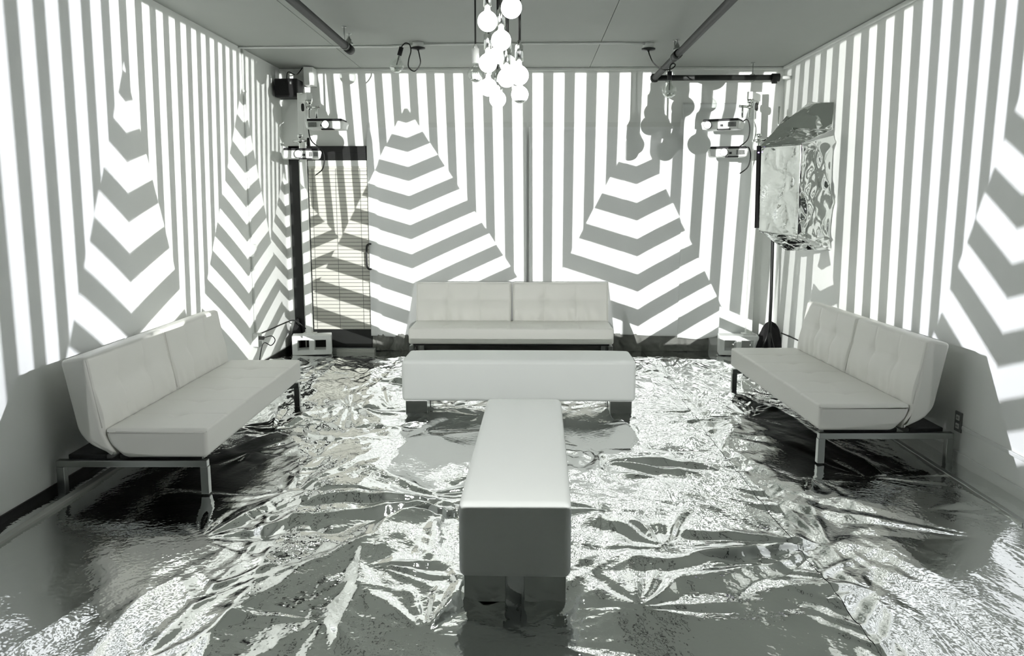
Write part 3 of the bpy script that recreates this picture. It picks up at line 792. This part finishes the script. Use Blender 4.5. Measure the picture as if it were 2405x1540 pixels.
# ------------------------------------------------------------------ fittings on the side walls
q0 = at(568, 128, 'x', XL); q1 = at(590, 590, 'x', XL); q2 = at(597, 797, 'x', XL)
yv = 8.01
cw = empty('wall_conduit', (XL, yv, .4))
tube('conduit', [(.012, 0, -.02), (.012, .0, ZC-.4)], .010, 'trim_paint', cw, 8)
for z in (1.0, 1.9, 2.7): box('strap', 0, .026, -.025, .025, z-.4-.01, z-.4+.01, 'trim_paint', cw, .002)
box('switch_box', 0, .05, -.04, .04, 1.13-.4, 1.25-.4, 'white_plastic', cw, .005)
tag(cw, 'thin white conduit running up the left wall to the ceiling', 'conduit')
ob = empty('outlet_box', (XL, 7.99, .30))
box('box', 0, .055, -.045, .045, -.055, .075, 'white_plastic', ob, .005)
box('cover_plate', .055, .062, -.05, .05, -.06, .08, 'chrome', ob, .002)
box('plug', .062, .10, -.018, .018, .01, .045, 'black_rubber', ob, .004)
tube('cord', spline([(.10, 0, .03), (.17, .02, .045), (.20, .03, .0), (.16, .02, -.05), (.10, .0, -.02), (.07, -.02, -.10), (.04, -.03, -.29)], 6), .005, 'black_rubber', ob, 6)
tag(ob, 'metal outlet box with a looped black cord low on the left wall', 'outlet')
tag(tube('black_cable', spline([tuple(at(612, 783, 'x', XL+.02)), tuple(at(640, 771, 'x', XL+.02)), tuple(at(665, 760, 'x', XL+.03)), (XL+.12, 9.0, .36), (-2.5, 9.05, .26)], 6), .007, 'black_rubber'),
    'black cable strung from the outlet box to the door jamb', 'cable')
w2 = at(2253, 990, 'x', XR)
ow = empty('wall_outlet', (XR, w2.y, w2.z))
box('cover_plate', -.010, 0, -.042, .042, -.065, .065, 'grey_plastic', ow, .004)
for z in (-.027, .027):
    sk_ = box('socket', -.014, -.008, -.02, .02, z-.017, z+.017, 'white_plastic', ow, .003)
    for dy in (-.007, .007): box('slot', -.0152, -.0138, dy-.0015, dy+.0015, z-.006, z+.006, 'black_plastic', sk_)
tag(ow, 'dark wall plate with two white sockets right of the right sofa', 'outlet')
rc = box('cable_raceway', XR-.016, XR, 3.2, w2.y-.06, w2.z-.035, w2.z-.012, 'trim_paint', bev=.003)
tag(rc, 'white cable raceway running forward from the right wall outlet', 'raceway')
tag(tube('black_cable', spline([tuple(at(1835, 782, 'x', XR-.02)), tuple(at(1855, 790, 'x', XR-.02)), tuple(at(1874, 799, 'x', XR-.02)), (XR-.03, 7.3, .28), (XR-.03, 6.6, .10)], 6), .007, 'black_rubber'),
    'black cable running along the right wall behind the sofa', 'cable')

# black cloth bags at the feet of the stands
def bag(name, c, rx, ry, h, seed, label):
    V = []; Fc = []; nu, nv = 28, 12
    for j in range(nv+1):
        t = j/nv
        for i in range(nu):
            a = 2*math.pi*i/nu
            k = 1 + .16*math.sin(3*a+seed) + .10*math.sin(7*a+seed*2+4*t) + .06*math.sin(13*a+9*t)
            s = math.cos(t*math.pi/2)**.55 if t < 1 else .0
            V.append((rx*k*s*math.cos(a) + .05*t*math.sin(seed), ry*k*s*math.sin(a), h*t*(1+.08*math.sin(5*a+seed)) if t else 0))
    for j in range(nv):
        for i in range(nu): Fc.append((j*nu+i, j*nu+(i+1) % nu, (j+1)*nu+(i+1) % nu, (j+1)*nu+i))
    Fc.append(tuple(range(nu-1, -1, -1)))
    o = link(name, data_mesh(V, Fc), 'black_cloth', None, True); o.location = c
    return tag(o, label, 'bag')
bag('sand_bag', (-2.655, 9.13, -.004), .055, .07, .36, 1.0, 'slumped black bag between the left wall and the door jamb')
bag('sand_bag', (2.59, 8.93, -.004), .15, .12, .36, 2.2, 'slumped black bag beside the concrete block in the right corner')

# ------------------------------------------------------------------ foil-wrapped screen on the right wall
def patch(name, c, nu, nv, amp, seed, parent, m='wrap_foil', sharp=1., sag=0.):
    """crumpled sheet spanned between four corners (bl, br, tr, tl)"""
    c = [np.array(tuple(p), float) for p in c]
    U, V = np.meshgrid(np.linspace(0, 1, nu), np.linspace(0, 1, nv))
    P = (c[0]*(1-U[..., None])+c[1]*U[..., None])*(1-V[..., None]) + (c[3]*(1-U[..., None])+c[2]*U[..., None])*V[..., None]
    n = np.cross(c[1]-c[0], c[3]-c[0]); n /= np.linalg.norm(n)
    sc = np.linalg.norm(c[1]-c[0]); sv = np.linalg.norm(c[3]-c[0])
    a, b = U*sc, V*sv
    wa = a+.06*vnoise(a*7, b*7, seed+5); wb = b+.06*vnoise(a*7+3, b*7, seed+6)
    h = amp*(ridge(wa*5+wb*3, wb*3.2-wa*2, seed)**2 + .5*ridge(wa*11-wb*4, wb*8+wa*3, seed+1) + .22*sharp*ridge(wa*26, wb*21, seed+2) - .8)
    h += sag*np.sin(np.pi*U)*np.sin(np.pi*V)
    e = np.minimum(np.minimum(U, 1-U), np.minimum(V, 1-V)); h = h*np.clip(e/.06, .25, 1)
    P = P + h[..., None]*n
    o = link(name, grid_mesh(P), m, parent); md = o.modifiers.new('thick', 'SOLIDIFY'); md.thickness = .001
    return o
tv = empty('wrapped_screen', (XR, 7.5, 1.3)); ot = Vector(tv.location)
L_ = lambda px, py, y: tuple(at(px, py, 'y', y) - ot)
ya, yb2 = 7.62, 7.28
ftl, fbl = at(1786, 345, 'y', ya), at(1781, 530, 'y', ya)
ftr, fbr = at(1884, 338, 'y', yb2), at(1876, 552, 'y', yb2)
back = Vector((.06, .07, 0))
V8 = [p - ot for p in (fbl, fbr, ftr, ftl)]; V8 += [p + Vector((.05, .075, 0)) for p in V8]
bd = link('screen_body', data_mesh(V8, [(0, 1, 2, 3), (7, 6, 5, 4), (0, 4, 5, 1), (1, 5, 6, 2), (2, 6, 7, 3), (3, 7, 4, 0)]), 'black_plastic', tv)
lw = .02
eb = link('bezel', data_mesh(*join_data([tube_data([fbl-ot+Vector((-.012, .0, -.02)), ftl-ot+Vector((-.012, .0, .01))], .022, 4)])), 'black_plastic', tv)
off = Vector((-.012, -.016, 0))
patch('front_foil', [fbl-ot+off+Vector((.01, 0, -.05)), fbr-ot+off+Vector((0, 0, -.02)), ftr-ot+off, ftl-ot+off+Vector((.01, 0, 0))], 60, 70, .010, 31, tv, sharp=.3, sag=-.015)
wt, wbm = at(1957, 318, 'x', XR-.02), at(1950, 582, 'x', XR-.02)
patch('side_foil', [fbr-ot+off, wbm-ot, wt-ot, ftr-ot+off], 60, 80, .085, 47, tv, sharp=.25)
ft = at(1954, 268, 'x', XR-.015)
patch('top_foil', [ftl-ot+off+Vector((0, 0, .0)), ftr-ot+off, wt-ot+Vector((0, -.02, .06)), ft-ot+Vector((-.30, .35, .02))], 60, 60, .022, 53, tv)
patch('top_flap', [wt-ot+Vector((-.02, -.03, .05)), ft-ot+Vector((0, -.03, .10)), ft-ot+Vector((-.06, .45, .16)), ftl-ot+Vector((.16, .05, .18))][::1], 40, 40, .02, 59, tv)
patch('bottom_foil', [fbl-ot+off+Vector((.02, 0, -.05)), fbr-ot+off+Vector((0, 0, -.02)), wbm-ot+Vector((0, .02, -.02)), wbm-ot+Vector((-.3, .3, -.04))], 50, 40, .022, 61, tv)
box('mount_plate', -.02, 0, .22, .50, .25, .65, 'black_metal', tv, .004)
box('mount_arm', -.46, -.02, .28, .34, .42, .50, 'black_metal', tv, .006)
lathe('power_light', [(0, -.006), (.006, -.005), (.008, 0), (0, .006)], 'led', tv, 10, Matrix.Translation(ftl-ot+Vector((-.022, -.03, -.05))))
tag(tv, 'flat screen wrapped in crumpled silver foil on the right wall', 'screen')
# pole behind the screen
py_ = 8.75
po = at(1812, 700, 'y', py_)
st_ = empty('light_stand', (po.x, py_, 0))
pp = [at(x, y, 'y', py_) - Vector((po.x, py_, 0)) for x, y in ((1806, 800), (1811, 700), (1815, 560), (1820, 400), (1826, 335))]
tube('pole', [(pp[0].x, 0, .06)] + [tuple(p) for p in pp[1:]], .017, 'black_metal', st_, 10)
pu = [at(x, y, 'y', py_) - Vector((po.x, py_, 0)) for x, y in ((1826, 335), (1831, 250))]
tube('upper_pole', [tuple(p) for p in pu], .012, 'chrome', st_, 10)
box('clamp', pu[0].x-.04, pu[0].x+.04, -.03, .03, pu[0].z-.06, pu[0].z+.03, 'black_metal', st_, .008)
for a in (.4, 2.5, 4.6): tube('leg', [(pp[0].x, 0, .30), (pp[0].x+.10*math.cos(a), .10*math.sin(a), .004)], .010, 'black_metal', st_, 8)
tag(st_, 'black and chrome pole stand behind the foil-wrapped screen', 'stand')
